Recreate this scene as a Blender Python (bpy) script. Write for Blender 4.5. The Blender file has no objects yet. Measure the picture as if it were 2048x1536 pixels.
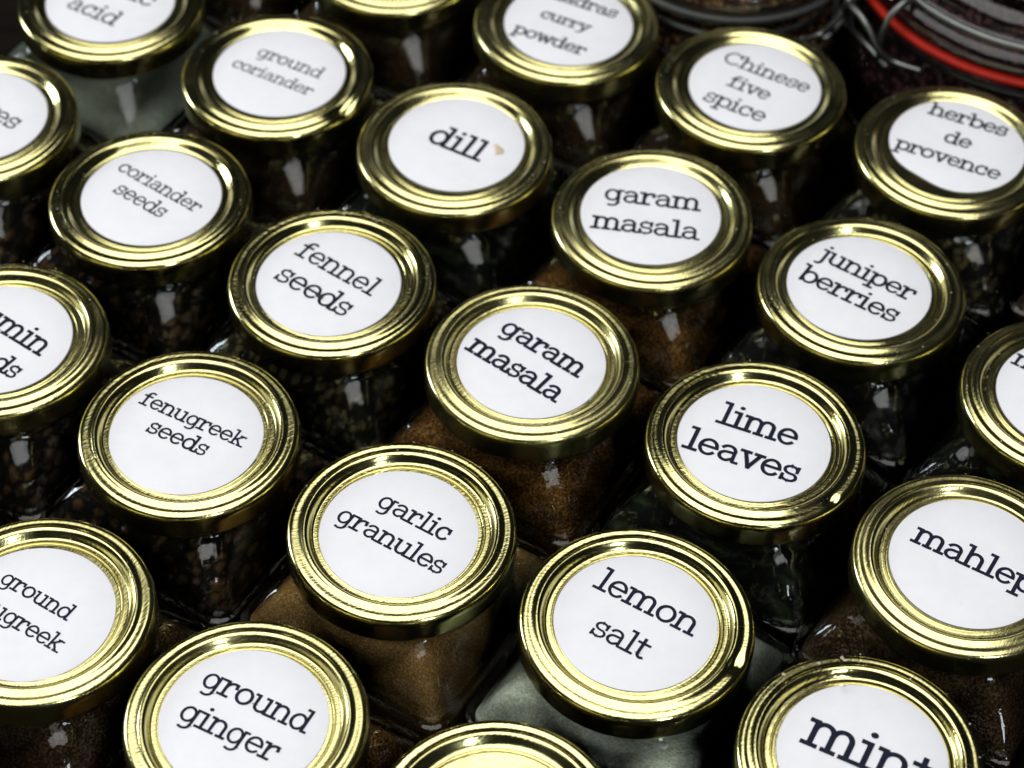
import bpy, bmesh, math, random
from mathutils import Vector, Matrix
rnd = random.Random(11)
PI = math.pi
U = 0.016            # one layout unit in metres: the radius of a paper label
H = 4.45             # height of the label plane over the table, in layout units

scene = bpy.context.scene
COL = scene.collection

# ------------------------------------------------------------------ camera
PITCH, ROLL, F_PX, CAM_H = 0.84193443, 0.02576313, 4484.3, 22.2116
cam_d = bpy.data.cameras.new('camera')
cam = bpy.data.objects.new('camera', cam_d)
COL.objects.link(cam)
cam_d.sensor_width = 36.0
cam_d.lens = F_PX / 2048 * 36.0
cam_d.clip_start = 0.01
cam_d.clip_end = 50
cp, sp, cr, sr = math.cos(PITCH), math.sin(PITCH), math.cos(ROLL), math.sin(ROLL)
fw = Vector((0, cp, -sp)); rt0 = Vector((1, 0, 0)); up0 = Vector((0, sp, cp))
rt = cr * rt0 + sr * up0
up = -sr * rt0 + cr * up0
M = Matrix((rt, up, -fw)).transposed().to_4x4()
M.translation = Vector((0, 0, (H + CAM_H) * U))
cam.matrix_world = M
cam_d.dof.use_dof = True
cam_d.dof.focus_distance = 27.9 * U
cam_d.dof.aperture_fstop = 17
scene.camera = cam

# ------------------------------------------------------------------ light
w = bpy.data.worlds.new('World'); scene.world = w; w.use_nodes = True
bg = w.node_tree.nodes['Background']
bg.inputs[0].default_value = (0.55, 0.62, 0.75, 1); bg.inputs[1].default_value = 0.012

def area(name, loc, target, sx, sy, power, color, spread=PI):
    d = bpy.data.lights.new(name, 'AREA'); d.shape = 'RECTANGLE'
    d.size = sx * U; d.size_y = sy * U; d.energy = power; d.color = color; d.spread = spread
    o = bpy.data.objects.new(name, d); COL.objects.link(o)
    L = Vector(loc) * U; T = Vector(target) * U
    o.location = L
    o.rotation_euler = (T - L).to_track_quat('-Z', 'Y').to_euler()
    return o
area('window_light', (-17, 10.5, 66), (-15.5, 11, 0), 88, 83, 17.0, (1.0, 0.99, 0.97))
area('rear_window', (34, -62, 45), (2, 18, 4), 11, 30, 3.8, (0.86, 0.93, 1.0))
area('left_window', (-78, 52, 22), (0, 20, 4), 20, 20, 6.4, (0.86, 0.93, 1.0))
scene.view_settings.view_transform = 'Standard'
scene.view_settings.look = 'None'
scene.view_settings.exposure = 0
scene.view_settings.gamma = 1
scene.cycles.max_bounces = 10
scene.cycles.transparent_max_bounces = 24
scene.cycles.caustics_reflective = False
scene.cycles.caustics_refractive = False
scene.cycles.sample_clamp_indirect = 6

# ------------------------------------------------------------------ materials
def new_mat(name):
    m = bpy.data.materials.new(name); m.use_nodes = True
    nt = m.node_tree
    return m, nt, nt.nodes['Principled BSDF'], nt.nodes['Material Output']
def nd(nt, t, **kw):
    n = nt.nodes.new(t)
    for k, v in kw.items(): setattr(n, k, v)
    return n
def coords(nt, scale, rnd_shift=True):
    tc = nd(nt, 'ShaderNodeTexCoord')
    mp = nd(nt, 'ShaderNodeMapping')
    mp.inputs['Scale'].default_value = scale
    nt.links.new(tc.outputs['Object'], mp.inputs['Vector'])
    if rnd_shift:
        oi = nd(nt, 'ShaderNodeObjectInfo')
        ml = nd(nt, 'ShaderNodeVectorMath', operation='SCALE')
        ml.inputs[0].default_value = (37.0, 91.0, 13.0)
        nt.links.new(oi.outputs['Random'], ml.inputs['Scale'])
        nt.links.new(ml.outputs[0], mp.inputs['Location'])
    return mp.outputs[0]
def noise(nt, vec, scale, detail=3, rough=0.55):
    n = nd(nt, 'ShaderNodeTexNoise')
    n.inputs['Scale'].default_value = scale; n.inputs['Detail'].default_value = detail
    n.inputs['Roughness'].default_value = rough
    nt.links.new(vec, n.inputs['Vector'])
    return n.outputs['Fac']
def maprange(nt, src, a, b, c, d):
    n = nd(nt, 'ShaderNodeMapRange')
    for i, v in zip((1, 2, 3, 4), (a, b, c, d)): n.inputs[i].default_value = v
    nt.links.new(src, n.inputs[0]); return n.outputs[0]
def bump(nt, h, strength, dist, normal=None):
    b = nd(nt, 'ShaderNodeBump'); b.inputs['Strength'].default_value = strength
    b.inputs['Distance'].default_value = dist
    nt.links.new(h, b.inputs['Height'])
    if normal: nt.links.new(normal, b.inputs['Normal'])
    return b.outputs[0]
def ramp(nt, src, stops):
    r = nd(nt, 'ShaderNodeValToRGB')
    els = r.color_ramp.elements
    while len(els) < len(stops): els.new(0.5)
    for e, (p, c) in zip(els, stops): e.position = p; e.color = (*c, 1)
    nt.links.new(src, r.inputs[0]); return r.outputs[0]

def mat_gold(name='gold_lacquered_tinplate', base=(0.77, 0.71, 0.315), worn=(0.59, 0.54, 0.24)):
    m, nt, p, o = new_mat(name)
    p.inputs['Metallic'].default_value = 1.0
    grain = noise(nt, coords(nt, (420, 2700, 900)), 1.0, 2, 0.6)       # rolled grain of the sheet
    fine = noise(nt, coords(nt, (1100, 5200, 2000)), 1.0, 2, 0.6)
    smud = noise(nt, coords(nt, (130, 130, 130)), 1.0, 4, 0.6)
    col = ramp(nt, smud, [(0.3, base), (0.75, worn)])
    nt.links.new(col, p.inputs['Base Color'])
    r1 = maprange(nt, smud, 0.3, 0.75, 0.125, 0.22)
    oi = nd(nt, 'ShaderNodeObjectInfo')
    r2 = maprange(nt, oi.outputs['Random'], 0, 1, 0.85, 1.35)      # some lids are duller than others
    rm = nd(nt, 'ShaderNodeMath', operation='MULTIPLY')
    nt.links.new(r1, rm.inputs[0]); nt.links.new(r2, rm.inputs[1])
    nt.links.new(rm.outputs[0], p.inputs['Roughness'])
    n1 = bump(nt, grain, 0.6, 0.00006)
    n2 = bump(nt, fine, 0.3, 0.00002, n1)
    n3 = bump(nt, smud, 0.12, 0.0003, n2)
    nt.links.new(n3, p.inputs['Normal'])
    return m

def mat_paper():
    m, nt, p, o = new_mat('white_label_paper')
    a = noise(nt, coords(nt, (260, 260, 260)), 1.0, 5, 0.6)
    c = ramp(nt, a, [(0.25, (0.750, 0.757, 0.800)), (0.7, (0.790, 0.797, 0.835))])
    st = noise(nt, coords(nt, (300, 300, 300)), 1.0, 6, 0.7)
    sm = maprange(nt, st, 0.66, 0.78, 0.0, 0.35)
    mxc = nd(nt, 'ShaderNodeMix', data_type='RGBA')
    nt.links.new(sm, mxc.inputs[0]); nt.links.new(c, mxc.inputs[6]); mxc.inputs[7].default_value = (0.62, 0.55, 0.45, 1)
    nt.links.new(mxc.outputs[2], p.inputs['Base Color'])
    p.inputs['Roughness'].default_value = 0.55
    p.inputs['Specular IOR Level'].default_value = 0.25
    f = noise(nt, coords(nt, (4000, 4000, 4000)), 1.0, 2, 0.5)
    nt.links.new(bump(nt, f, 0.25, 0.00003), p.inputs['Normal'])
    return m
def mat_ink():
    m, nt, p, o = new_mat('dark_navy_ink')
    a = noise(nt, coords(nt, (1800, 1800, 1800)), 1.0, 3, 0.6)
    c = ramp(nt, a, [(0.35, (0.004, 0.006, 0.016)), (0.75, (0.012, 0.017, 0.038))])
    nt.links.new(c, p.inputs['Base Color'])
    p.inputs['Roughness'].default_value = 0.6
    p.inputs['Specular IOR Level'].default_value = 0.15
    return m
def mat_glass(name='clear_glass', tint=(0.93, 0.97, 0.94), gain=1.0, wob=0.5):
    m = bpy.data.materials.new(name); m.use_nodes = True
    nt = m.node_tree; nt.nodes.clear()
    out = nd(nt, 'ShaderNodeOutputMaterial')
    tr = nd(nt, 'ShaderNodeBsdfTransparent'); gl = nd(nt, 'ShaderNodeBsdfGlossy')
    gl.inputs['Roughness'].default_value = 0.035
    mx = nd(nt, 'ShaderNodeMixShader')
    fr = nd(nt, 'ShaderNodeFresnel'); fr.inputs['IOR'].default_value = 1.52
    lw = nd(nt, 'ShaderNodeLayerWeight'); lw.inputs['Blend'].default_value = 0.35
    tc = ramp(nt, lw.outputs['Facing'], [(0.0, tint), (0.75, tuple(v * 0.86 for v in tint)), (1.0, tuple(v * 0.45 for v in tint))])
    nt.links.new(tc, tr.inputs['Color'])
    w1 = noise(nt, coords(nt, (170, 170, 60)), 1.0, 2, 0.5)
    w2 = noise(nt, coords(nt, (700, 700, 90)), 1.0, 2, 0.5)
    n = bump(nt, w2, wob * 0.5, 0.0002, bump(nt, w1, wob, 0.0009))
    for s in (gl, fr): nt.links.new(n, s.inputs['Normal'])
    mul = nd(nt, 'ShaderNodeMath', operation='MULTIPLY'); mul.inputs[1].default_value = gain
    mul.use_clamp = True
    nt.links.new(fr.outputs[0], mul.inputs[0])
    nt.links.new(mul.outputs[0], mx.inputs[0])
    nt.links.new(tr.outputs[0], mx.inputs[1]); nt.links.new(gl.outputs[0], mx.inputs[2])
    nt.links.new(mx.outputs[0], out.inputs[0])
    return m
def mat_spice(name, dark, mid, light, grain=1500.0, relief=0.0004, kind='powder'):
    m, nt, p, o = new_mat(name)
    big = noise(nt, coords(nt, (150, 150, 210)), 1.0, 4, 0.6)
    if kind == 'powder':
        g = noise(nt, coords(nt, (grain,) * 3), 1.0, 3, 0.7)
        h = g
    else:
        v = nd(nt, 'ShaderNodeTexVoronoi'); v.feature = 'F1'
        sc = {'seeds': (grain, grain * 0.6, grain * 0.9), 'leaves': (grain * 0.4, grain, grain * 0.55)}[kind]
        # bend the lookup so the pieces are not all alike
        cv = coords(nt, sc)
        nz = nd(nt, 'ShaderNodeTexNoise'); nz.inputs['Scale'].default_value = 0.8
        nt.links.new(cv, nz.inputs['Vector'])
        ad = nd(nt, 'ShaderNodeVectorMath', operation='ADD')
        nt.links.new(cv, ad.inputs[0]); nt.links.new(nz.outputs['Color'], ad.inputs[1])
        nt.links.new(ad.outputs[0], v.inputs['Vector']); v.inputs['Scale'].default_value = 1.0
        h = maprange(nt, v.outputs['Distance'], 0.0, 0.8, 1.0, 0.0)
        g = h
    mixn = nd(nt, 'ShaderNodeMath', operation='MULTIPLY_ADD'); mixn.inputs[1].default_value = 0.75 if kind == 'powder' else 0.6
    nt.links.new(g, mixn.inputs[0])
    half = nd(nt, 'ShaderNodeMath', operation='MULTIPLY'); half.inputs[1].default_value = 0.25 if kind == 'powder' else 0.40
    nt.links.new(big, half.inputs[0]); nt.links.new(half.outputs[0], mixn.inputs[2])
    c = ramp(nt, mixn.outputs[0], [(0.40, dark), (0.50, mid), (0.60, light)])
    nt.links.new(c, p.inputs['Base Color'])
    p.inputs['Roughness'].default_value = 0.85
    p.inputs['Specular IOR Level'].default_value = 0.2
    nt.links.new(bump(nt, h, 0.9, relief, bump(nt, big, 0.6, 0.002)), p.inputs['Normal'])
    return m
def mat_simple(name, col, rough, metal=0.0, bumps=None, spec=0.5):
    m, nt, p, o = new_mat(name)
    a = noise(nt, coords(nt, (400, 400, 400)), 1.0, 4, 0.6)
    c = ramp(nt, a, [(0.3, tuple(v * 0.75 for v in col)), (0.7, col)])
    nt.links.new(c, p.inputs['Base Color'])
    p.inputs['Roughness'].default_value = rough; p.inputs['Metallic'].default_value = metal
    p.inputs['Specular IOR Level'].default_value = spec
    if bumps: nt.links.new(bump(nt, noise(nt, coords(nt, (bumps[0],) * 3), 1.0, 3), bumps[1], 0.0002), p.inputs['Normal'])
    return m

GOLD = mat_gold()
PAPER = mat_paper(); INK = mat_ink()
GLASS = mat_glass(gain=1.0, wob=0.42)
GLASS_IN = mat_glass('inner_glass_wall', tint=(0.95, 0.97, 0.95), gain=0.4, wob=0.6)

# ------------------------------------------------------------------ mesh helpers
def link(name, me, mat=None, parent=None, loc=None, rz=0.0):
    o = bpy.data.objects.new(name, me); COL.objects.link(o)
    if mat is not None and me is not None and not me.materials: me.materials.append(mat)
    if parent is not None: o.parent = parent
    if loc is not None: o.location = Vector(loc) * U
    o.rotation_euler = (0, 0, rz)
    return o
def from_data(name, verts, faces, smooth=True):
    me = bpy.data.meshes.new(name)
    me.from_pydata([tuple(c * U for c in v) for v in verts], [], faces)
    me.update()
    if smooth:
        for p in me.polygons: p.use_smooth = True
    return me
def rings_mesh(name, rings, cap_start=False, cap_end=False, closed=False):
    """rings: list of rings (same count) of (x,y,z)."""
    n = len(rings[0]); v = [p for r in rings for p in r]; f = []
    k = len(rings)
    for i in range(k if closed else k - 1):
        a, b = i * n, ((i + 1) % k) * n
        for j in range(n):
            j2 = (j + 1) % n
            f.append((a + j, a + j2, b + j2, b + j))
    if cap_start: f.append(tuple(range(n - 1, -1, -1)))
    if cap_end: f.append(tuple((k - 1) * n + j for j in range(n)))
    me = from_data(name, v, f)
    bm = bmesh.new(); bm.from_mesh(me); bmesh.ops.recalc_face_normals(bm, faces=bm.faces)
    bm.to_mesh(me); bm.free()
    for p in me.polygons: p.use_smooth = True
    return me
def circ(r, z, n=128, cx=0, cy=0):
    return [(cx + r * math.cos(2 * PI * i / n), cy + r * math.sin(2 * PI * i / n), z) for i in range(n)]
def spline(pts, sub=6):
    """Catmull-Rom through 2-D or 3-D points."""
    out = []
    for i in range(len(pts) - 1):
        p0 = pts[max(i - 1, 0)]; p1 = pts[i]; p2 = pts[i + 1]; p3 = pts[min(i + 2, len(pts) - 1)]
        for s in range(sub):
            t = s / sub
            out.append(tuple(0.5 * ((2 * b) + (-a + c) * t + (2 * a - 5 * b + 4 * c - d) * t * t + (-a + 3 * b - 3 * c + d) * t ** 3)
                             for a, b, c, d in zip(p0, p1, p2, p3)))
    out.append(tuple(pts[-1])); return out
def tube_mesh(name, path, r, n=10, closed=False):
    P = [Vector(p) for p in path]; rings = []
    k = len(P)
    prev = None
    for i in range(k):
        if closed: t = P[(i + 1) % k] - P[i - 1]
        else: t = P[min(i + 1, k - 1)] - P[max(i - 1, 0)]
        t.normalize()
        if prev is None:
            a = Vector((0, 0, 1)) if abs(t.z) < 0.9 else Vector((1, 0, 0))
            prev = (a - t * a.dot(t)).normalized()
        else: prev = (prev - t * prev.dot(t)).normalized()
        b = t.cross(prev)
        rings.append([tuple(P[i] + (prev * math.cos(2 * PI * j / n) + b * math.sin(2 * PI * j / n)) * r) for j in range(n)])
    return rings_mesh(name, rings, cap_start=not closed, cap_end=not closed, closed=closed)

# ------------------------------------------------------------------ lettering (own slab-serif strokes)
def arc(cx, cy, rx, ry, a0, a1, n=18):
    return [(cx + rx * math.cos(math.radians(a0 + (a1 - a0) * i / n)), cy + ry * math.sin(math.radians(a0 + (a1 - a0) * i / n))) for i in range(n + 1)]
A_ = 1.46; D_ = -0.44
def bowl(cx, rx=0.36): return arc(cx, 0.5, rx, 0.5, 0, 360, 32)
G = {   # glyph: (advance, [strokes]); x-height 1, strokes are centre lines
 'n': (1.10, [[(.20, 0), (.20, 1)], [(.00, 0), (.40, 0)], [(.02, 1), (.20, 1)], [(.20, .62)] + arc(.53, .64, .33, .36, 165, 0) + [(.86, 0)], [(.68, 0), (1.06, 0)]]),
 'm': (1.62, [[(.20, 0), (.20, 1)], [(.00, 0), (.38, 0)], [(.02, 1), (.20, 1)], [(.20, .64)] + arc(.49, .66, .29, .34, 165, 0) + [(.78, 0)],
              [(.78, .64)] + arc(1.08, .66, .29, .34, 165, 0) + [(1.37, 0)], [(.64, 0), (.96, 0)], [(1.22, 0), (1.58, 0)]]),
 'h': (1.10, [[(.20, 0), (.20, A_)], [(.00, 0), (.40, 0)], [(.02, A_), (.20, A_)], [(.20, .62)] + arc(.53, .64, .33, .36, 165, 0) + [(.86, 0)], [(.68, 0), (1.06, 0)]]),
 'u': (1.10, [[(.02, 1), (.20, 1)], [(.20, 1), (.20, .36)] + arc(.52, .36, .32, .36, 180, 350), [(.84, 1), (.84, 0)], [(.64, 1), (.84, 1)], [(.84, 0), (1.04, 0)]]),
 'r': (.86, [[(.22, 0), (.22, 1)], [(.00, 0), (.50, 0)], [(.02, 1), (.22, 1)], [(.22, .52)] + arc(.60, .56, .36, .42, 170, 68), [(.73, .97), (.76, .74)]]),
 'i': (.58, [[(.28, 0), (.28, 1)], [(.00, 0), (.54, 0)], [(.06, 1), (.28, 1)], 'dot .26 1.40']),
 'l': (.58, [[(.28, 0), (.28, A_)], [(.00, 0), (.54, 0)], [(.06, A_), (.28, A_)]]),
 'j': (.52, [[(.32, 1), (.32, -.12)] + arc(.06, -.14, .26, .28, 0, -95), [(.08, 1), (.32, 1)], 'dot .31 1.40']),
 'a': (1.00, [arc(.42, .66, .32, .34, 150, 0) + [(.74, .12), (.78, 0), (.96, 0)], [(.74, .60), (.42, .58)] + arc(.40, .29, .30, .29, 90, 285) + [(.74, .22)]]),
 's': (.84, [arc(.40, .745, .28, .255, 15, 90, 8) + arc(.40, .745, .29, .255, 90, 250, 10) + [(.44, .48)] + arc(.40, .26, .32, .26, 62, -90, 10) + arc(.40, .26, .32, .26, -90, -165, 8),
             [(.68, .66), (.70, 1.00)], [(.09, .34), (.07, .00)]]),
 'c': (.94, [arc(.48, .5, .38, .5, 48, 322, 28), [(.76, 1.00), (.79, .66)]]),
 'e': (.96, [[(.10, .53), (.84, .53)], arc(.47, .5, .38, .5, 4, 318, 30)]),
 'o': (1.00, [arc(.48, .5, .40, .5, 0, 360, 34)]),
 'd': (1.10, [arc(.46, .5, .37, .5, 0, 360, 32), [(.85, 0), (.85, A_)], [(.64, A_), (.85, A_)], [(.85, 0), (1.05, 0)]]),
 'b': (1.06, [arc(.58, .5, .38, .5, 0, 360, 32), [(.20, 0), (.20, A_)], [(.00, A_), (.20, A_)]]),
 'p': (1.06, [arc(.58, .5, .38, .5, 0, 360, 32), [(.20, D_), (.20, 1)], [(.00, 1), (.20, 1)], [(.00, D_), (.42, D_)]]),
 'g': (1.08, [arc(.44, .52, .35, .48, 0, 360, 32), [(.82, 1), (.82, -.12)] + arc(.48, -.12, .34, .33, 0, -118, 14), [(.82, 1), (1.02, 1)]]),
 'k': (1.06, [[(.20, 0), (.20, A_)], [(.00, 0), (.40, 0)], [(.00, A_), (.20, A_)], [(.22, .40), (.76, 1)], [(.40, .60), (.84, 0)], [(.58, 1), (.94, 1)], [(.66, 0), (1.04, 0)]]),
 't': (.72, [[(.26, 1.30), (.26, .26)] + arc(.46, .26, .20, .26, 180, 300, 12), [(.02, 1), (.60, 1)]]),
 'f': (.74, [[(.26, 0), (.26, 1.16)] + arc(.52, 1.16, .26, .30, 180, 62, 12), [(.02, 1), (.58, 1)], [(.00, 0), (.54, 0)]]),
 'v': (1.02, [[(.16, 1), (.51, 0)], [(.51, 0), (.87, 1)], [(.00, 1), (.38, 1)], [(.66, 1), (1.02, 1)]]),
 'w': (1.42, [[(.16, 1), (.44, 0)], [(.44, 0), (.71, .95)], [(.71, .95), (.98, 0)], [(.98, 0), (1.27, 1)], [(.00, 1), (.36, 1)], [(1.08, 1), (1.42, 1)]]),
 'y': (1.04, [[(.16, 1), (.52, 0)], [(.88, 1), (.46, -.20), (.34, -.38), (.10, -.42)], [(.00, 1), (.38, 1)], [(.68, 1), (1.04, 1)]]),
 'C': (1.40, [arc(.72, .72, .60, .73, 40, 318, 34), [(1.20, 1.45), (1.22, 1.02)]]),
 ' ': (.6, []),
}
def ribbon(bmv, bmf, pts, hw, z):
    closed = (abs(pts[0][0] - pts[-1][0]) + abs(pts[0][1] - pts[-1][1])) < 1e-6
    P = [Vector(p) for p in pts]
    if closed: P = P[:-1]
    k = len(P); base = len(bmv)
    if not closed:      # square the ends off a little past the node
        P[0] = P[0] + (P[0] - P[1]).normalized() * hw * 0.9
        P[-1] = P[-1] + (P[-1] - P[-2]).normalized() * hw * 0.9
    for i in range(k):
        a = P[i] - P[i - 1] if (i > 0 or closed) else P[1] - P[0]
        b = P[(i + 1) % k] - P[i] if (i < k - 1 or closed) else a
        a = a.normalized(); b = b.normalized()
        t = (a + b)
        t = t.normalized() if t.length > 1e-6 else a
        nrm = Vector((-t.y, t.x))
        s = hw / max(0.45, nrm.dot(Vector((-a.y, a.x))))
        bmv.append((P[i].x + nrm.x * s, P[i].y + nrm.y * s, z)); bmv.append((P[i].x - nrm.x * s, P[i].y - nrm.y * s, z))
    for i in range(k if closed else k - 1):
        i2 = (i + 1) % k
        bmf.append((base + 2 * i + 1, base + 2 * i2 + 1, base + 2 * i2, base + 2 * i))
def lettering_mesh(lines, z, weight):
    """lines: (text, x0, y0, x1, y1) base-line ends in label units."""
    V, F = [], []
    vecs = [Vector((l[3] - l[1], l[4] - l[2])) for l in lines]
    tot = sum(vecs, Vector((0, 0))); d = tot.normalized(); nrm = Vector((-d.y, d.x))
    cnt = 0
    for (txt, x0, y0, x1, y1), vec in zip(lines, vecs):
        width = sum(G[c][0] for c in txt) - 0.06
        s = vec.length / width
        mid = Vector(((x0 + x1) / 2, (y0 + y1) / 2)); o = mid - d * vec.length / 2
        x = 0.0
        for c in txt:
            adv, st = G[c]
            for k in st:
                lv, lf = [], []
                zz = z + 0.00045 * (cnt % 9); cnt += 1
                if isinstance(k, str):
                    _, dx, dy = k.split(); r = 0.125
                    lv = [(float(dx) + r * math.cos(t * PI / 7), float(dy) + r * math.sin(t * PI / 7), zz) for t in range(14)]
                    lf = [tuple(range(14))]
                else:
                    ribbon(lv, lf, k, weight / 2 * {'s': 0.80, 'a': 0.90, 'e': 0.92, 'g': 0.90, 'k': 0.92}.get(c, 1.0), zz)
                b = len(V)
                for (px, py, pz) in lv:
                    q = o + d * (x + px) * s + nrm * (py * s * 0.87)
                    V.append((q.x, q.y, pz))
                F += [tuple(b + i for i in f) for f in lf]
            x += adv
    return from_data('lettering', V, F, smooth=False)

# ------------------------------------------------------------------ spice jar meshes
def rsq(t, s, c):
    """radius of a rounded square of half width s, corner radius c at angle t"""
    t = abs((t + PI / 4) % (PI / 2) - PI / 4)
    if s * math.tan(t) <= s - c: return s / math.cos(t)
    d = (s - c) * (math.cos(t) + math.sin(t))
    return d + math.sqrt(max(0, d * d - 2 * (s - c) ** 2 + c * c))
NG = 192
def jar_ring(z, rc, s, c):
    """section of the jar: a circle from which the four rounded corners stand out"""
    out = []
    for i in range(NG):
        t = 2 * PI * i / NG
        a, b = rc, rsq(t, s, c)
        m = max(a, b); d = abs(a - b); h = 0.05
        if d < h: m += (h - d) ** 2 / (4 * h)
        out.append((m * math.cos(t), m * math.sin(t), z))
    return out
SQ, CO = 1.595, 0.27       # half width and corner radius of the body
Z_NECK, Z_SH, Z_BODY = -0.42, -0.50, -1.28
def jar_rings(inset, top, bottom):
    R = []
    sq = SQ - inset; co = max(0.1, CO - inset); rn = 1.29 - inset
    if top > Z_SH:
        R.append(jar_ring(top, rn, 0.8, co)); R.append(jar_ring((top + Z_SH) / 2, rn, 0.8, co))
    n = 18
    for i in range(n + 1):
        u = i / n
        z = Z_SH + (Z_BODY - Z_SH) * (0.62 * u + 0.38 * (1 - math.cos(u * PI / 2))) - inset * (1 - u) * 0.5
        if z > top: continue
        q = math.sin(u * PI / 2)
        R.append(jar_ring(z, rn + 0.02 + (0.20 - 0.0) * q, 0.97 - inset + (SQ - 0.045 - 0.97) * (0.7 * u + 0.3 * q), co))
    R.append(jar_ring(Z_BODY - 0.006, 1.4 - inset, sq - 0.016, co))      # small step added between shoulder and wall to catch a thin light outline
    R.append(jar_ring(Z_BODY - 0.020, 1.4 - inset, sq - 0.003, co))
    for z in (-1.33, -1.40, -1.8, -2.6, -3.4, bottom + 0.35):
        R.append(jar_ring(z, 1.4 - inset, sq, co))
    for a in (30, 60, 90):
        d = 0.22 * (1 - math.cos(math.radians(a)))
        R.append(jar_ring(bottom + 0.22 * (1 - math.sin(math.radians(a))), 1.3 - inset, sq - d, co))
    return R
glass_outer = rings_mesh('glass_jar', jar_rings(0.0, -0.16, -H + 0.01), cap_end=True); glass_outer.materials.append(GLASS)
glass_inner = rings_mesh('inner_wall', jar_rings(0.115, -0.2, -H + 0.16), cap_end=True); glass_inner.materials.append(GLASS_IN)
def contents_mesh(top, seed):
    r = random.Random(seed)
    R = jar_rings(0.135, top, -H + 0.18)
    first = R[0]; add = []
    for f_ in (0.0, 0.25, 0.5, 0.75, 0.92):
        add.append([(x * f_ if f_ else x * 0.001, y * f_ if f_ else y * 0.001, top + 0.10 * math.sin(3 * x * f_ + seed) * math.cos(2.3 * y * f_) + r.uniform(-.015, .015)) for x, y, z in first])
    return rings_mesh('contents', add + R, cap_end=True)

LID_OUT = [(1.216, 0.104), (1.238, 0.098), (1.260, 0.085), (1.284, 0.0765), (1.308, 0.0745), (1.334, 0.0765), (1.360, 0.0770), (1.388, 0.0680),
           (1.415, 0.048), (1.433, 0.017), (1.443, -0.02), (1.446, -0.07), (1.446, -0.15), (1.446, -0.28), (1.441, -0.315), (1.425, -0.335), (1.40, -0.33)]
LID_GENTLE = [(0.001, 0.0), (0.55, 0.0), (1.000, 0.0), (1.020, 0.000), (1.033, 0.008), (1.046, 0.008), (1.058, 0.0), (1.088, 0.003),
              (1.116, 0.020), (1.145, 0.048), (1.172, 0.076), (1.196, 0.096)] + LID_OUT
LID_FLAT = [(0.001, 0.0), (0.55, 0.0), (1.000, 0.0), (1.014, 0.000), (1.024, 0.010), (1.036, 0.010), (1.047, 0.0), (1.080, -0.002), (1.112, 0.000),
            (1.134, 0.022), (1.156, 0.056), (1.178, 0.084), (1.198, 0.099)] + LID_OUT
def lid_mesh(seed, dent=None, lid_prof=None):
    lid_prof = lid_prof or LID_GENTLE
    r = random.Random(seed); rings = []
    prof = []
    sm = spline([(a, b) for a, b in lid_prof], 3)
    ph = [r.uniform(0, 6.28) for _ in range(4)]
    n = 160
    for (ra, z) in sm:
        ring = []
        for i in range(n):
            t = 2 * PI * i / n
            q = max(0.0, (ra - 0.9) / 0.55)
            rr = ra * (1 + 0.0028 * q * math.sin(2 * t + ph[0]) + 0.0009 * q * math.sin(3 * t + ph[1]))
            zz = z + 0.008 * q * math.sin(2 * t + ph[2]) + 0.003 * q * math.sin(5 * t + ph[3])
            if dent:
                for (da, dr, ds, dd) in dent:
                    dx = ((t - da + PI) % (2 * PI)) - PI
                    g = math.exp(-(dx * ra / ds) ** 2 - ((ra - dr) / (ds * 0.8)) ** 2)
                    zz -= dd * g; rr -= dd * 0.5 * g
            ring.append((rr * math.cos(t), rr * math.sin(t), zz))
        rings.append(ring)
    me = rings_mesh('lid', rings, cap_start=True); me.materials.append(GOLD)
    return me
LIDS = [lid_mesh(s) for s in range(5)]
LIDS_FLAT = [lid_mesh(s + 5, None, LID_FLAT) for s in range(5)]

def label_mesh(cut=None):
    n = 120; top, mid, bot, rim = [], [], [], []
    rr = []
    for i in range(n):
        t = 2 * PI * i / n
        r = 1.0
        if cut:
            dx = ((t - cut[0] + PI) % (2 * PI)) - PI
            r -= cut[2] * math.exp(-(dx / cut[1]) ** 2)
        rr.append(r)
    def rg(f, z): return [(rr[i] * f * math.cos(2 * PI * i / n), rr[i] * f * math.sin(2 * PI * i / n), z) for i in range(n)]
    return rings_mesh('label', [rg(1.0, 0.001), rg(1.0, 0.007), rg(0.994, 0.010), rg(0.5, 0.010), rg(0.001, 0.010)], cap_start=True, cap_end=True)
LABEL = label_mesh(); LABEL.materials.append(PAPER)
LABEL_CUT = label_mesh((math.radians(228), 0.42, 0.085)); LABEL_CUT.materials.append(PAPER)

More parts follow.
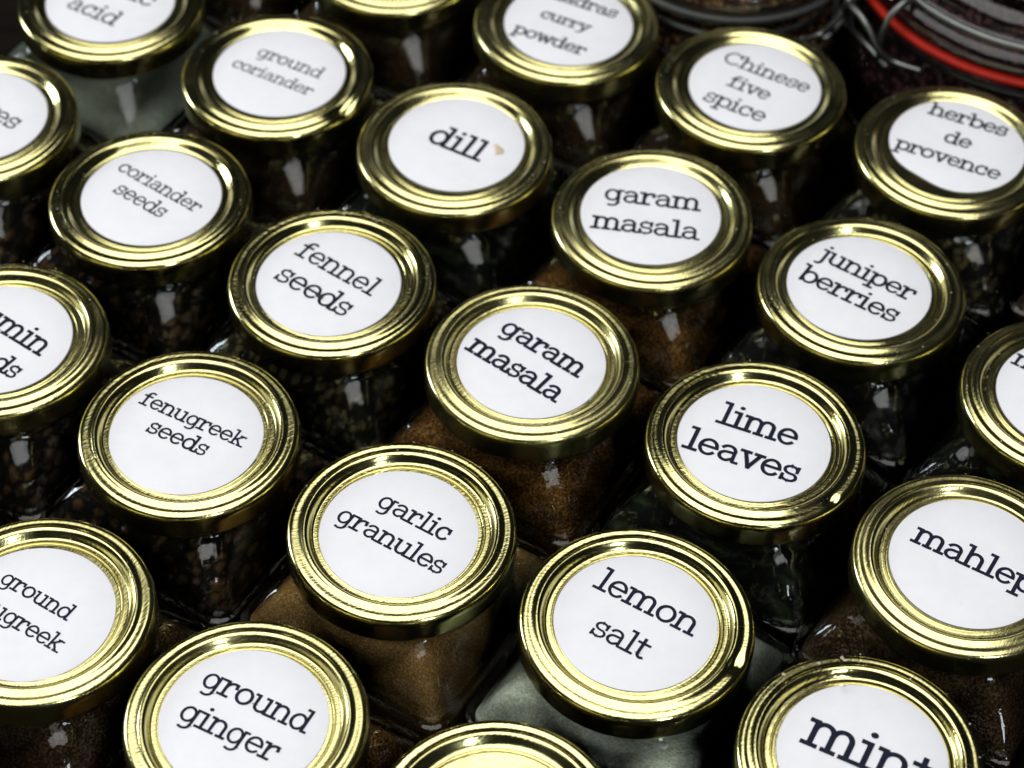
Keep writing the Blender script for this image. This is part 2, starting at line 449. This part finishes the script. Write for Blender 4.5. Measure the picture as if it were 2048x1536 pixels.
# contents materials
SP = {
 'tan':    mat_spice('garlic_granules', (0.20, 0.095, 0.028), (0.30, 0.155, 0.050), (0.50, 0.29, 0.12), 2300, 0.0004),
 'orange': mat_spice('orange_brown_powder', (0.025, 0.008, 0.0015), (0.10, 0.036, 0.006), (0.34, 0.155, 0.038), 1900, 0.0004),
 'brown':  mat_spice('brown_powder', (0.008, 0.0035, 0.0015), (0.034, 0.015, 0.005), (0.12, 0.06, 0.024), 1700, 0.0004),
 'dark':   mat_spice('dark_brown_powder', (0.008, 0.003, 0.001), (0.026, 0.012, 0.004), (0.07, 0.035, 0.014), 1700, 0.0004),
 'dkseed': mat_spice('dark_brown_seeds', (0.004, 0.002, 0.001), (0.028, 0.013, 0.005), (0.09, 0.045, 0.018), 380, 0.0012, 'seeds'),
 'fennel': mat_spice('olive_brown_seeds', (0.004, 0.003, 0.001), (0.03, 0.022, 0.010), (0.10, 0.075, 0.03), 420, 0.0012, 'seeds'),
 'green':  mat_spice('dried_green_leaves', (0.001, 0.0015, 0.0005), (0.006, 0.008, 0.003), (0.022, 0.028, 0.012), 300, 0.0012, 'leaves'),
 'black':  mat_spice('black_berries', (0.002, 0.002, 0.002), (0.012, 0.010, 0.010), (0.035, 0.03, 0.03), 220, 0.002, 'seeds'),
 'salt':   mat_spice('pale_grey_salt', (0.46, 0.465, 0.40), (0.60, 0.61, 0.52), (0.78, 0.78, 0.70), 1500, 0.0004),
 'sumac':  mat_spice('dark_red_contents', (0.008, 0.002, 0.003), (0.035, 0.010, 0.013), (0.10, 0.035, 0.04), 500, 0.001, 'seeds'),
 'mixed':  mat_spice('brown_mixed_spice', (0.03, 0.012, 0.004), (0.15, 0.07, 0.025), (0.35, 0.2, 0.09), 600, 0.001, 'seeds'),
}
# ------------------------------------------------------------------ camera ray onto the label plane: used for the print positions
def px(x, y, z=0.0):
    d = fw * F_PX + rt * (x - 1024) - up * (y - 768)
    t = (z - CAM_H) / d.z
    return d.x * t, d.y * t
JROT = math.radians(-30.0)

def empty(name, x, y, label, cat, group=None, rz=0.0):
    e = bpy.data.objects.new(name, None); COL.objects.link(e)
    e.empty_display_size = 0.01
    e.location = (x * U, y * U, 0); e.rotation_euler = (0, 0, rz)
    e['label'] = label; e['category'] = cat
    if group: e['group'] = group
    return e
def spice_jar(x, y, cont, label, lab=None, lines=(), top=-0.62, weight=0.17, dent=None, cut=False, lidz=0.0, seed=0, part_of='square spice jars packed in rows'):
    r = random.Random(seed * 7 + 3)
    e = empty('spice_jar', x, y, label, 'spice jar', part_of)
    jr = JROT + math.radians(r.uniform(-1.5, 1.5))
    g = link('glass_body', glass_outer, None, e, (0, 0, H), jr)
    gi = link('inner_wall', glass_inner, None, g)
    c = link('contents', contents_mesh(top, seed), SP[cont], e, (0, 0, H), jr)
    flat = seed in (7, 9, 10, 11, 12, 13, 14, 15, 16, 17, 20, 21, 22)
    lm = lid_mesh(seed + 50, dent, LID_FLAT if flat else None) if dent else (LIDS_FLAT if flat else LIDS)[seed % 5]
    la = r.uniform(0.2, 1.1)
    lid = link('lid', lm, None, e, (0, 0, H), 0.0 if dent else la)
    tx, ty = r.uniform(-.011, .011), r.uniform(-.011, .011)
    # tilt about the two level axes first, then the spin
    def tilted(spin): return (Matrix.Rotation(tx, 3, 'X') @ Matrix.Rotation(ty, 3, 'Y') @ Matrix.Rotation(spin, 3, 'Z')).to_euler()
    lid.rotation_euler = tilted(0.0 if dent else la)
    if lab:
        dx, dy = lab[0] - x, lab[1] - y
        l = link('label', LABEL_CUT if cut else LABEL, None, e, (dx, dy, H + 0.004 + dy * tx - dx * ty))
        l.rotation_euler = tilted(0.0)
        if lines:
            L = []
            for (t, x0, y0, x1, y1) in lines:
                w_ = 0.004 * (x1 - x0)
                a = px(x0 - 3 + w_, y0); b = px(x1 - 3 - w_, y1)
                L.append((t, a[0] - lab[0], a[1] - lab[1], b[0] - lab[0], b[1] - lab[1]))
            me = lettering_mesh(L, 0.0125, weight * 1.20)
            t = link('lettering', me, INK, l)
    return e

J = 'white round label reading '
spice_jar(-3.659, 25.938, 'dark', 'gold lidded jar, white label reading ground coriander, small dent in its rim', (-3.636, 26.007),
          [('ground', 513, 112, 642, 157), ('coriander', 465, 131, 620, 194)], seed=1, top=-0.9, weight=.13, dent=[(math.radians(-38), 1.33, 0.17, 0.09)])
spice_jar(-0.929, 24.411, 'green', 'gold lidded jar with label reading dill in large letters, tan flake on it', (-0.904, 24.511),
          [('dill', 855, 281, 959, 322)], seed=2, top=-0.9)
spice_jar(0.70, 27.318, 'dark', 'gold lidded jar with three line label reading madras curry powder', (0.732, 27.335),
          [('madras', 1092, -10, 1231, 38), ('curry', 1080, 36, 1178, 64), ('powder', 1026, 66, 1168, 112)], seed=3, top=-0.95)
spice_jar(3.488, 25.931, 'dark', 'gold lidded jar with label reading Chinese five spice', (3.549, 25.971),
          [('Chinese', 1445, 123, 1616, 186), ('five', 1457, 171, 1536, 202), ('spice', 1407, 200, 1526, 246)], seed=4, top=-0.95, weight=.145)
spice_jar(6.381, 24.629, 'fennel', 'gold lidded jar reading herbes de provence, gold crescent showing below its label', (6.47, 24.756),
          [('herbes', 1859, 227, 2013, 276), ('de', 1888, 283, 1941, 299), ('provence', 1790, 295, 1999, 361)], seed=5, cut=True)
spice_jar(-5.233, 23.186, 'dkseed', 'gold lidded jar with label reading coriander seeds', (-5.219, 23.229),
          [('coriander', 236, 338, 393, 427), ('seeds', 227, 384, 324, 437)], seed=6, top=-0.9, weight=.14)
spice_jar(-2.517, 21.608, 'fennel', 'gold lidded jar with label reading fennel seeds, black speck between letters', (-2.567, 21.603),
          [('fennel', 595, 508, 742, 593), ('seeds', 548, 558, 691, 633)], seed=7, top=-0.8, weight=.15)
spice_jar(1.928, 23.05, 'orange', 'jar labelled garam masala directly below the Chinese five spice jar, text nearly level', (1.912, 23.131),
          [('garam', 1210, 399, 1401, 424), ('masala', 1185, 455, 1399, 480)], seed=8, top=-1.0)
spice_jar(4.796, 21.743, 'black', 'gold lidded jar with label reading juniper berries', (4.772, 21.788),
          [('juniper', 1637, 517, 1823, 603), ('berries', 1596, 556, 1789, 647)], seed=9, top=-0.9)
spice_jar(0.263, 20.215, 'orange', 'jar labelled garam masala beside the lime leaves jar, text slanting steeply', (0.251, 20.224),
          [('garam', 999, 663, 1158, 754), ('masala', 935, 698, 1112, 805)], seed=10, top=-0.95, weight=.19)
spice_jar(-4.17, 18.815, 'dkseed', 'gold lidded jar with label reading fenugreek seeds', (-4.205, 18.797),
          [('fenugreek', 282, 807, 484, 895), ('seeds', 293, 864, 410, 912)], seed=11, top=-0.8, weight=.16)
spice_jar(-1.335, 17.30, 'tan', 'gold lidded jar reading garlic granules, tan granules visible through the glass', (-1.368, 17.271),
          [('garlic', 753, 1013, 894, 1083), ('granules', 672, 1039, 881, 1151)], seed=12, weight=.155)
spice_jar(3.18, 18.902, 'green', 'gold lidded jar with label reading lime leaves in bold letters', (3.166, 18.918),
          [('lime', 1437, 843, 1590, 895), ('leaves', 1368, 895, 1594, 967)], seed=13, top=-0.9, dent=[(math.radians(-47), 1.34, 0.07, 0.045)], weight=.17)
spice_jar(1.589, 15.988, 'salt', 'gold lidded jar reading lemon salt with pale salt in the glass', (1.573, 15.999),
          [('lemon', 1190, 1175, 1386, 1271), ('salt', 1181, 1266, 1288, 1320)], seed=14, weight=.15, top=-1.0, dent=[(math.radians(-27), 1.33, 0.11, 0.05)])
spice_jar(5.722, 17.006, 'brown', 'gold lidded jar with label reading mahlep at the right edge', (5.747, 17.036),
          [('mahlep', 1825, 1082, 2064, 1191)], seed=15, top=-0.72)
spice_jar(-3.0, 14.438, 'orange', 'gold lidded jar with label reading ground ginger at the bottom edge', (-3.032, 14.453),
          [('ground', 401, 1370, 612, 1467), ('ginger', 356, 1435, 547, 1526)], seed=16, top=-0.8, weight=.15)
spice_jar(4.14, 14.161, 'green', 'gold lidded jar with label reading mint, white grains on its rim', (4.174, 14.173),
          [('mint', 1606, 1484, 1856, 1590)], seed=17, weight=.155)
spice_jar(-6.396, 27.565, 'salt', 'jar reading citric acid with white powder in the glass', (-6.41, 27.60),
          [('citric', 172, -38, 301, 15), ('acid', 133, 15, 229, 52)], seed=18, weight=.13, top=-2.0)
spice_jar(-7.958, 24.80, 'dkseed', 'cut off jar left of the coriander seeds jar, label ending in es', (-7.97, 24.86),
          [('cloves', -105, 192, 28, 260)], seed=19, weight=.14)
spice_jar(-6.887, 20.38, 'dkseed', 'cut off jar at the left edge with label reading cumin seeds', (-6.93, 20.40),
          [('cumin', -68, 620, 82, 712), ('seeds', -84, 690, 28, 760)], seed=20, weight=.17)
spice_jar(-5.69, 15.945, 'brown', 'cut off jar in the lower left corner with label reading ground fenugreek', (-5.73, 15.90),
          [('ground', 0, 1164, 136, 1242), ('fenugreek', -84, 1190, 117, 1306)], seed=21, weight=.155)
spice_jar(7.40, 19.837, 'green', 'cut off jar at the right edge above mahlep, one printed letter showing', (7.44, 19.86),
          [('mace', 2026, 726, 2160, 790)], seed=22)
spice_jar(-0.06, 13.10, 'brown', 'unlabelled gold lidded jar cut off by the bottom edge', None, seed=23)
spice_jar(-2.03, 28.874, 'dark', 'blurred gold lidded jar cut off by the top edge between ground coriander and madras', (-2.03, 28.95), [], seed=24)
spice_jar(-4.76, 30.45, 'dark', 'jar beyond the top edge behind ground coriander, only its glass corner showing', (-4.76, 30.45), [], seed=25)
spice_jar(9.28, 23.35, 'dark', 'jar beyond the right edge beside herbes de provence, only its glass showing', (9.28, 23.35), [], seed=26)

# ------------------------------------------------------------------ clip-top preserving jars
WIRE = mat_simple('grey_steel_wire', (0.20, 0.21, 0.20), 0.42, 1.0, (900, 0.2))
RED = mat_simple('red_rubber', (0.34, 0.012, 0.004), 0.5, 0.0, (1200, 0.15), 0.2)
GLASS_T = mat_glass('thick_glass', tint=(0.80, 0.80, 0.80), gain=0.9, wob=0.25)
def ring_path(r, z, n=96, a0=0, a1=360):
    full = abs(a1 - a0) >= 360
    return [(r * math.cos(math.radians(a0 + (a1 - a0) * i / n)), r * math.sin(math.radians(a0 + (a1 - a0) * i / n)), z) for i in range(n if full else n + 1)]
def clip_jar(x, y, R, zg, label, gasket_mat, cont, clasp_deg, disc=False):
    """R: gasket radius, zg: gasket height over the label plane (layout units)."""
    e = empty('clip_top_jar', x, y, label, 'preserving jar', None)
    Z = H + zg
    body = [(0.001, -Z + 0.1), (R * 0.9, -Z + 0.1), (R * 1.02, -Z + 0.35), (R * 1.08, -Z + 0.9), (R * 1.08, -1.9), (R * 1.05, -1.2), (R * 0.94, -0.75), (R * 0.88, -0.5),
            (R * 0.90, -0.34), (R * 0.97, -0.26), (R * 1.0, -0.18), (R * 0.985, -0.07), (R * 0.9, -0.05)]
    me = rings_mesh('glass_body', [circ(a, b, 112) for a, b in spline(body, 4)], cap_start=True)
    g = link('glass_body', me, GLASS_T, e, (0, 0, Z))
    inner = [(R * 0.84, -Z + 0.3), (R * 0.99, -Z + 0.6), (R * 0.99, -1.9), (R * 0.95, -1.2), (R * 0.84, -0.75), (R * 0.79, -0.5), (R * 0.79, -0.3), (R * 0.70, -0.26), (R * 0.3, -0.24), (0.001, -0.22)]
    me = rings_mesh('contents', [circ(a, b, 96) for a, b in spline(inner, 3)], cap_start=True)
    link('contents', me, SP[cont], e, (0, 0, Z))
    # gasket: a flat rubber ring standing proud of the rim
    gk = [(R * 0.90, -0.03), (R * 1.00, -0.04), (R * 1.022, -0.01), (R * 1.022, 0.05), (R * 1.00, 0.08), (R * 0.90, 0.08)]
    me = rings_mesh('gasket', [circ(a, b, 112) for a, b in spline(gk, 3)], closed=False)
    link('gasket', me, gasket_mat, e, (0, 0, Z))
    # glass lid: rim, groove for the wire, raised shoulder, dished top
    ld = [(R * 0.90, 0.10), (R * 0.985, 0.11), (R * 1.0, 0.20), (R * 0.985, 0.34), (R * 0.95, 0.42), (R * 0.90, 0.44), (R * 0.865, 0.50), (R * 0.85, 0.66),
          (R * 0.81, 0.78), (R * 0.74, 0.82), (R * 0.68, 0.78), (R * 0.63, 0.66), (R * 0.56, 0.60), (R * 0.3, 0.58), (0.001, 0.58)]
    lid = link('glass_lid', rings_mesh('glass_lid', [circ(a, b, 128) for a, b in spline(ld, 5)]), GLASS_T, e, (0, 0, Z))
    ld2 = [(R * 0.88, 0.14), (R * 0.93, 0.24), (R * 0.90, 0.34), (R * 0.82, 0.38), (R * 0.78, 0.58), (R * 0.72, 0.68), (R * 0.66, 0.62), (R * 0.58, 0.46), (R * 0.3, 0.42), (0.001, 0.42)]
    link('lid_inner_wall', rings_mesh('lid_inner_wall', [circ(a, b, 96) for a, b in spline(ld2, 4)]), GLASS_IN, lid)
    # wires
    rot = math.radians(clasp_deg)
    w1 = link('lid_wire', tube_mesh('lid_wire', ring_path(R * 0.925, 0.50), 0.055, closed=True), WIRE, e, (0, 0, Z))
    w2 = link('neck_wire', tube_mesh('neck_wire', ring_path(R * 0.90, -0.46), 0.055, closed=True), WIRE, e, (0, 0, Z))
    def L(rr, s, z):    # point by radius, sideways shift, height in the clasp's frame
        return (rr * math.cos(rot) - s * math.sin(rot), rr * math.sin(rot) + s * math.cos(rot), z)
    for s in (-0.42, 0.42):
        p = spline([L(R * 0.92, s * 0.9, 0.50), L(R * 1.00, s, 0.52), L(R * 1.07, s, 0.30), L(R * 1.10, s, -0.15), L(R * 1.08, s, -0.50)], 6)
        link('clasp_arm', tube_mesh('clasp_arm', p, 0.05), WIRE, e, (0, 0, Z))
    p = spline([L(R * 0.96, -1.0, -0.42), L(R * 1.04, -0.62, -0.44), L(R * 1.12, -0.5, -0.2), L(R * 1.16, -0.3, 0.15), L(R * 1.17, 0, 0.25), L(R * 1.16, 0.3, 0.15), L(R * 1.12, 0.5, -0.2), L(R * 1.04, 0.62, -0.44), L(R * 0.96, 1.0, -0.42)], 6)
    link('lever', tube_mesh('lever', p, 0.055), WIRE, e, (0, 0, Z))
    p = [L(R * 1.08, -0.62, -0.50), L(R * 1.08, 0.62, -0.50)]
    link('hinge_pin', tube_mesh('hinge_pin', p, 0.05), WIRE, e, (0, 0, Z))
    if disc:
        dm = rings_mesh('label', [circ(R * 0.47, 0.60, 96), circ(R * 0.47, 0.612, 96), circ(0.001, 0.612, 96)])
        link('label', dm, PAPER, e, (0, 0, Z))
    return e
GREYR = mat_simple('dark_grey_rubber', (0.05, 0.05, 0.045), 0.5)
bx, by = px(2098, -75, 0.1)
clip_jar(bx, by, 3.12, 0.1, 'large clip top glass jar with red rubber seal and dark plum contents', RED, 'sumac', 207, disc=True)
sx_, sy_ = px(1462, -118, 0.0)
clip_jar(sx_, sy_, 2.05, 0.0, 'blurred clip top glass jar with brown contents at the top edge', GREYR, 'mixed', -36)

# ------------------------------------------------------------------ small loose things
def flake(x, y, z, r, mat, name, label, cat, seed, flat=0.25):
    rr = random.Random(seed)
    bm = bmesh.new(); bmesh.ops.create_icosphere(bm, subdivisions=2, radius=r * U)
    for v in bm.verts:
        f = 1 + rr.uniform(-.30, .30) + 0.25 * math.sin(3 * math.atan2(v.co.y, v.co.x) + 1); v.co.x *= f * 1.25; v.co.y *= f * 0.75; v.co.z *= f * flat
    me = bpy.data.meshes.new(name); bm.to_mesh(me); bm.free(); me.materials.append(mat)
    o = bpy.data.objects.new(name, me); COL.objects.link(o)
    o.location = (x * U, y * U, (H + z) * U); o.rotation_euler = (0, 0, rr.uniform(0, 3))
    o['label'] = label; o['category'] = cat
    return o
TAN = mat_simple('tan_flake', (0.66, 0.53, 0.38), 0.7)
BLK = mat_simple('black_speck', (0.008, 0.008, 0.01), 0.6)
CRY = mat_simple('pale_grain', (0.66, 0.58, 0.44), 0.35)
a = px(996, 303); flake(a[0], a[1], 0.025, 0.085, TAN, 'spice_flake', 'tan spice flake lying right of the word dill', 'spice flake', 4)
a = px(639, 596); flake(a[0], a[1], 0.032, 0.052, BLK, 'dark_speck', 'black speck of spice on the fennel seeds label', 'speck', 6, 0.4)

# fine dust and grains on lids: nobody could count them
def grains():
    V, F = [], []
    def grain(x, y, z, r):
        b = len(V); a = rnd.uniform(0, PI)
        for k in range(4): V.append((x + r * math.cos(a + k * PI / 2) * rnd.uniform(.7, 1.2), y + r * math.sin(a + k * PI / 2) * rnd.uniform(.7, 1.2), z))
        V.append((x, y, z + r * 0.9)); V.append((x, y, z - r * 0.4))
        for k in range(4):
            F.append((b + k, b + (k + 1) % 4, b + 4)); F.append((b + (k + 1) % 4, b + k, b + 5))
    centres = [(o.location.x / U, o.location.y / U) for o in COL.objects if o.name.startswith('spice_jar')]
    for cx, cy in centres:
        for _ in range(42):
            t = rnd.uniform(0, 2 * PI); r_ = rnd.choice((1.10, 1.12, 1.30, 1.31, 1.22, 1.37))
            z = {1.10: .006, 1.12: .012, 1.30: .11, 1.31: .11, 1.22: .15, 1.37: .135}[r_]
            grain(cx + r_ * math.cos(t), cy + r_ * math.sin(t), H + z, rnd.choice((.004, .005, .006, .008, .012)))
    for x, y in ((1568, 1346), (1638, 1324), (1685, 1313), (1690, 1318), (1689, 1368)):
        a = px(x, y, 0.13); grain(a[0], a[1], H + 0.105, 0.026)
    me = from_data('spice_dust', V, F, smooth=False)
    o = link('spice_dust', me, CRY)
    o['label'] = 'scattered white spice grains and dust on the gold lids'; o['category'] = 'grains'; o['kind'] = 'stuff'
grains()

# ------------------------------------------------------------------ the surface they stand on
m, nt, p, o_ = new_mat('dark_stained_wood')
gr = noise(nt, coords(nt, (12, 160, 60), False), 1.0, 5, 0.6)
c = ramp(nt, gr, [(0.3, (0.003, 0.0025, 0.002)), (0.7, (0.009, 0.007, 0.005))])
nt.links.new(c, p.inputs['Base Color']); p.inputs['Roughness'].default_value = 0.9; p.inputs['Specular IOR Level'].default_value = 0.04
nt.links.new(bump(nt, gr, 0.3, 0.0005), p.inputs['Normal'])
TABLE = m
tb = from_data('table_top', [(-60, -20, -1.5), (60, -20, -1.5), (60, 90, -1.5), (-60, 90, -1.5), (-60, -20, 0), (60, -20, 0), (60, 90, 0), (-60, 90, 0)],
               [(0, 3, 2, 1), (4, 5, 6, 7), (0, 1, 5, 4), (1, 2, 6, 5), (2, 3, 7, 6), (3, 0, 4, 7)], smooth=False)
t = link('table_top', tb, TABLE)
t['kind'] = 'structure'; t['label'] = 'dark table top under the jars'
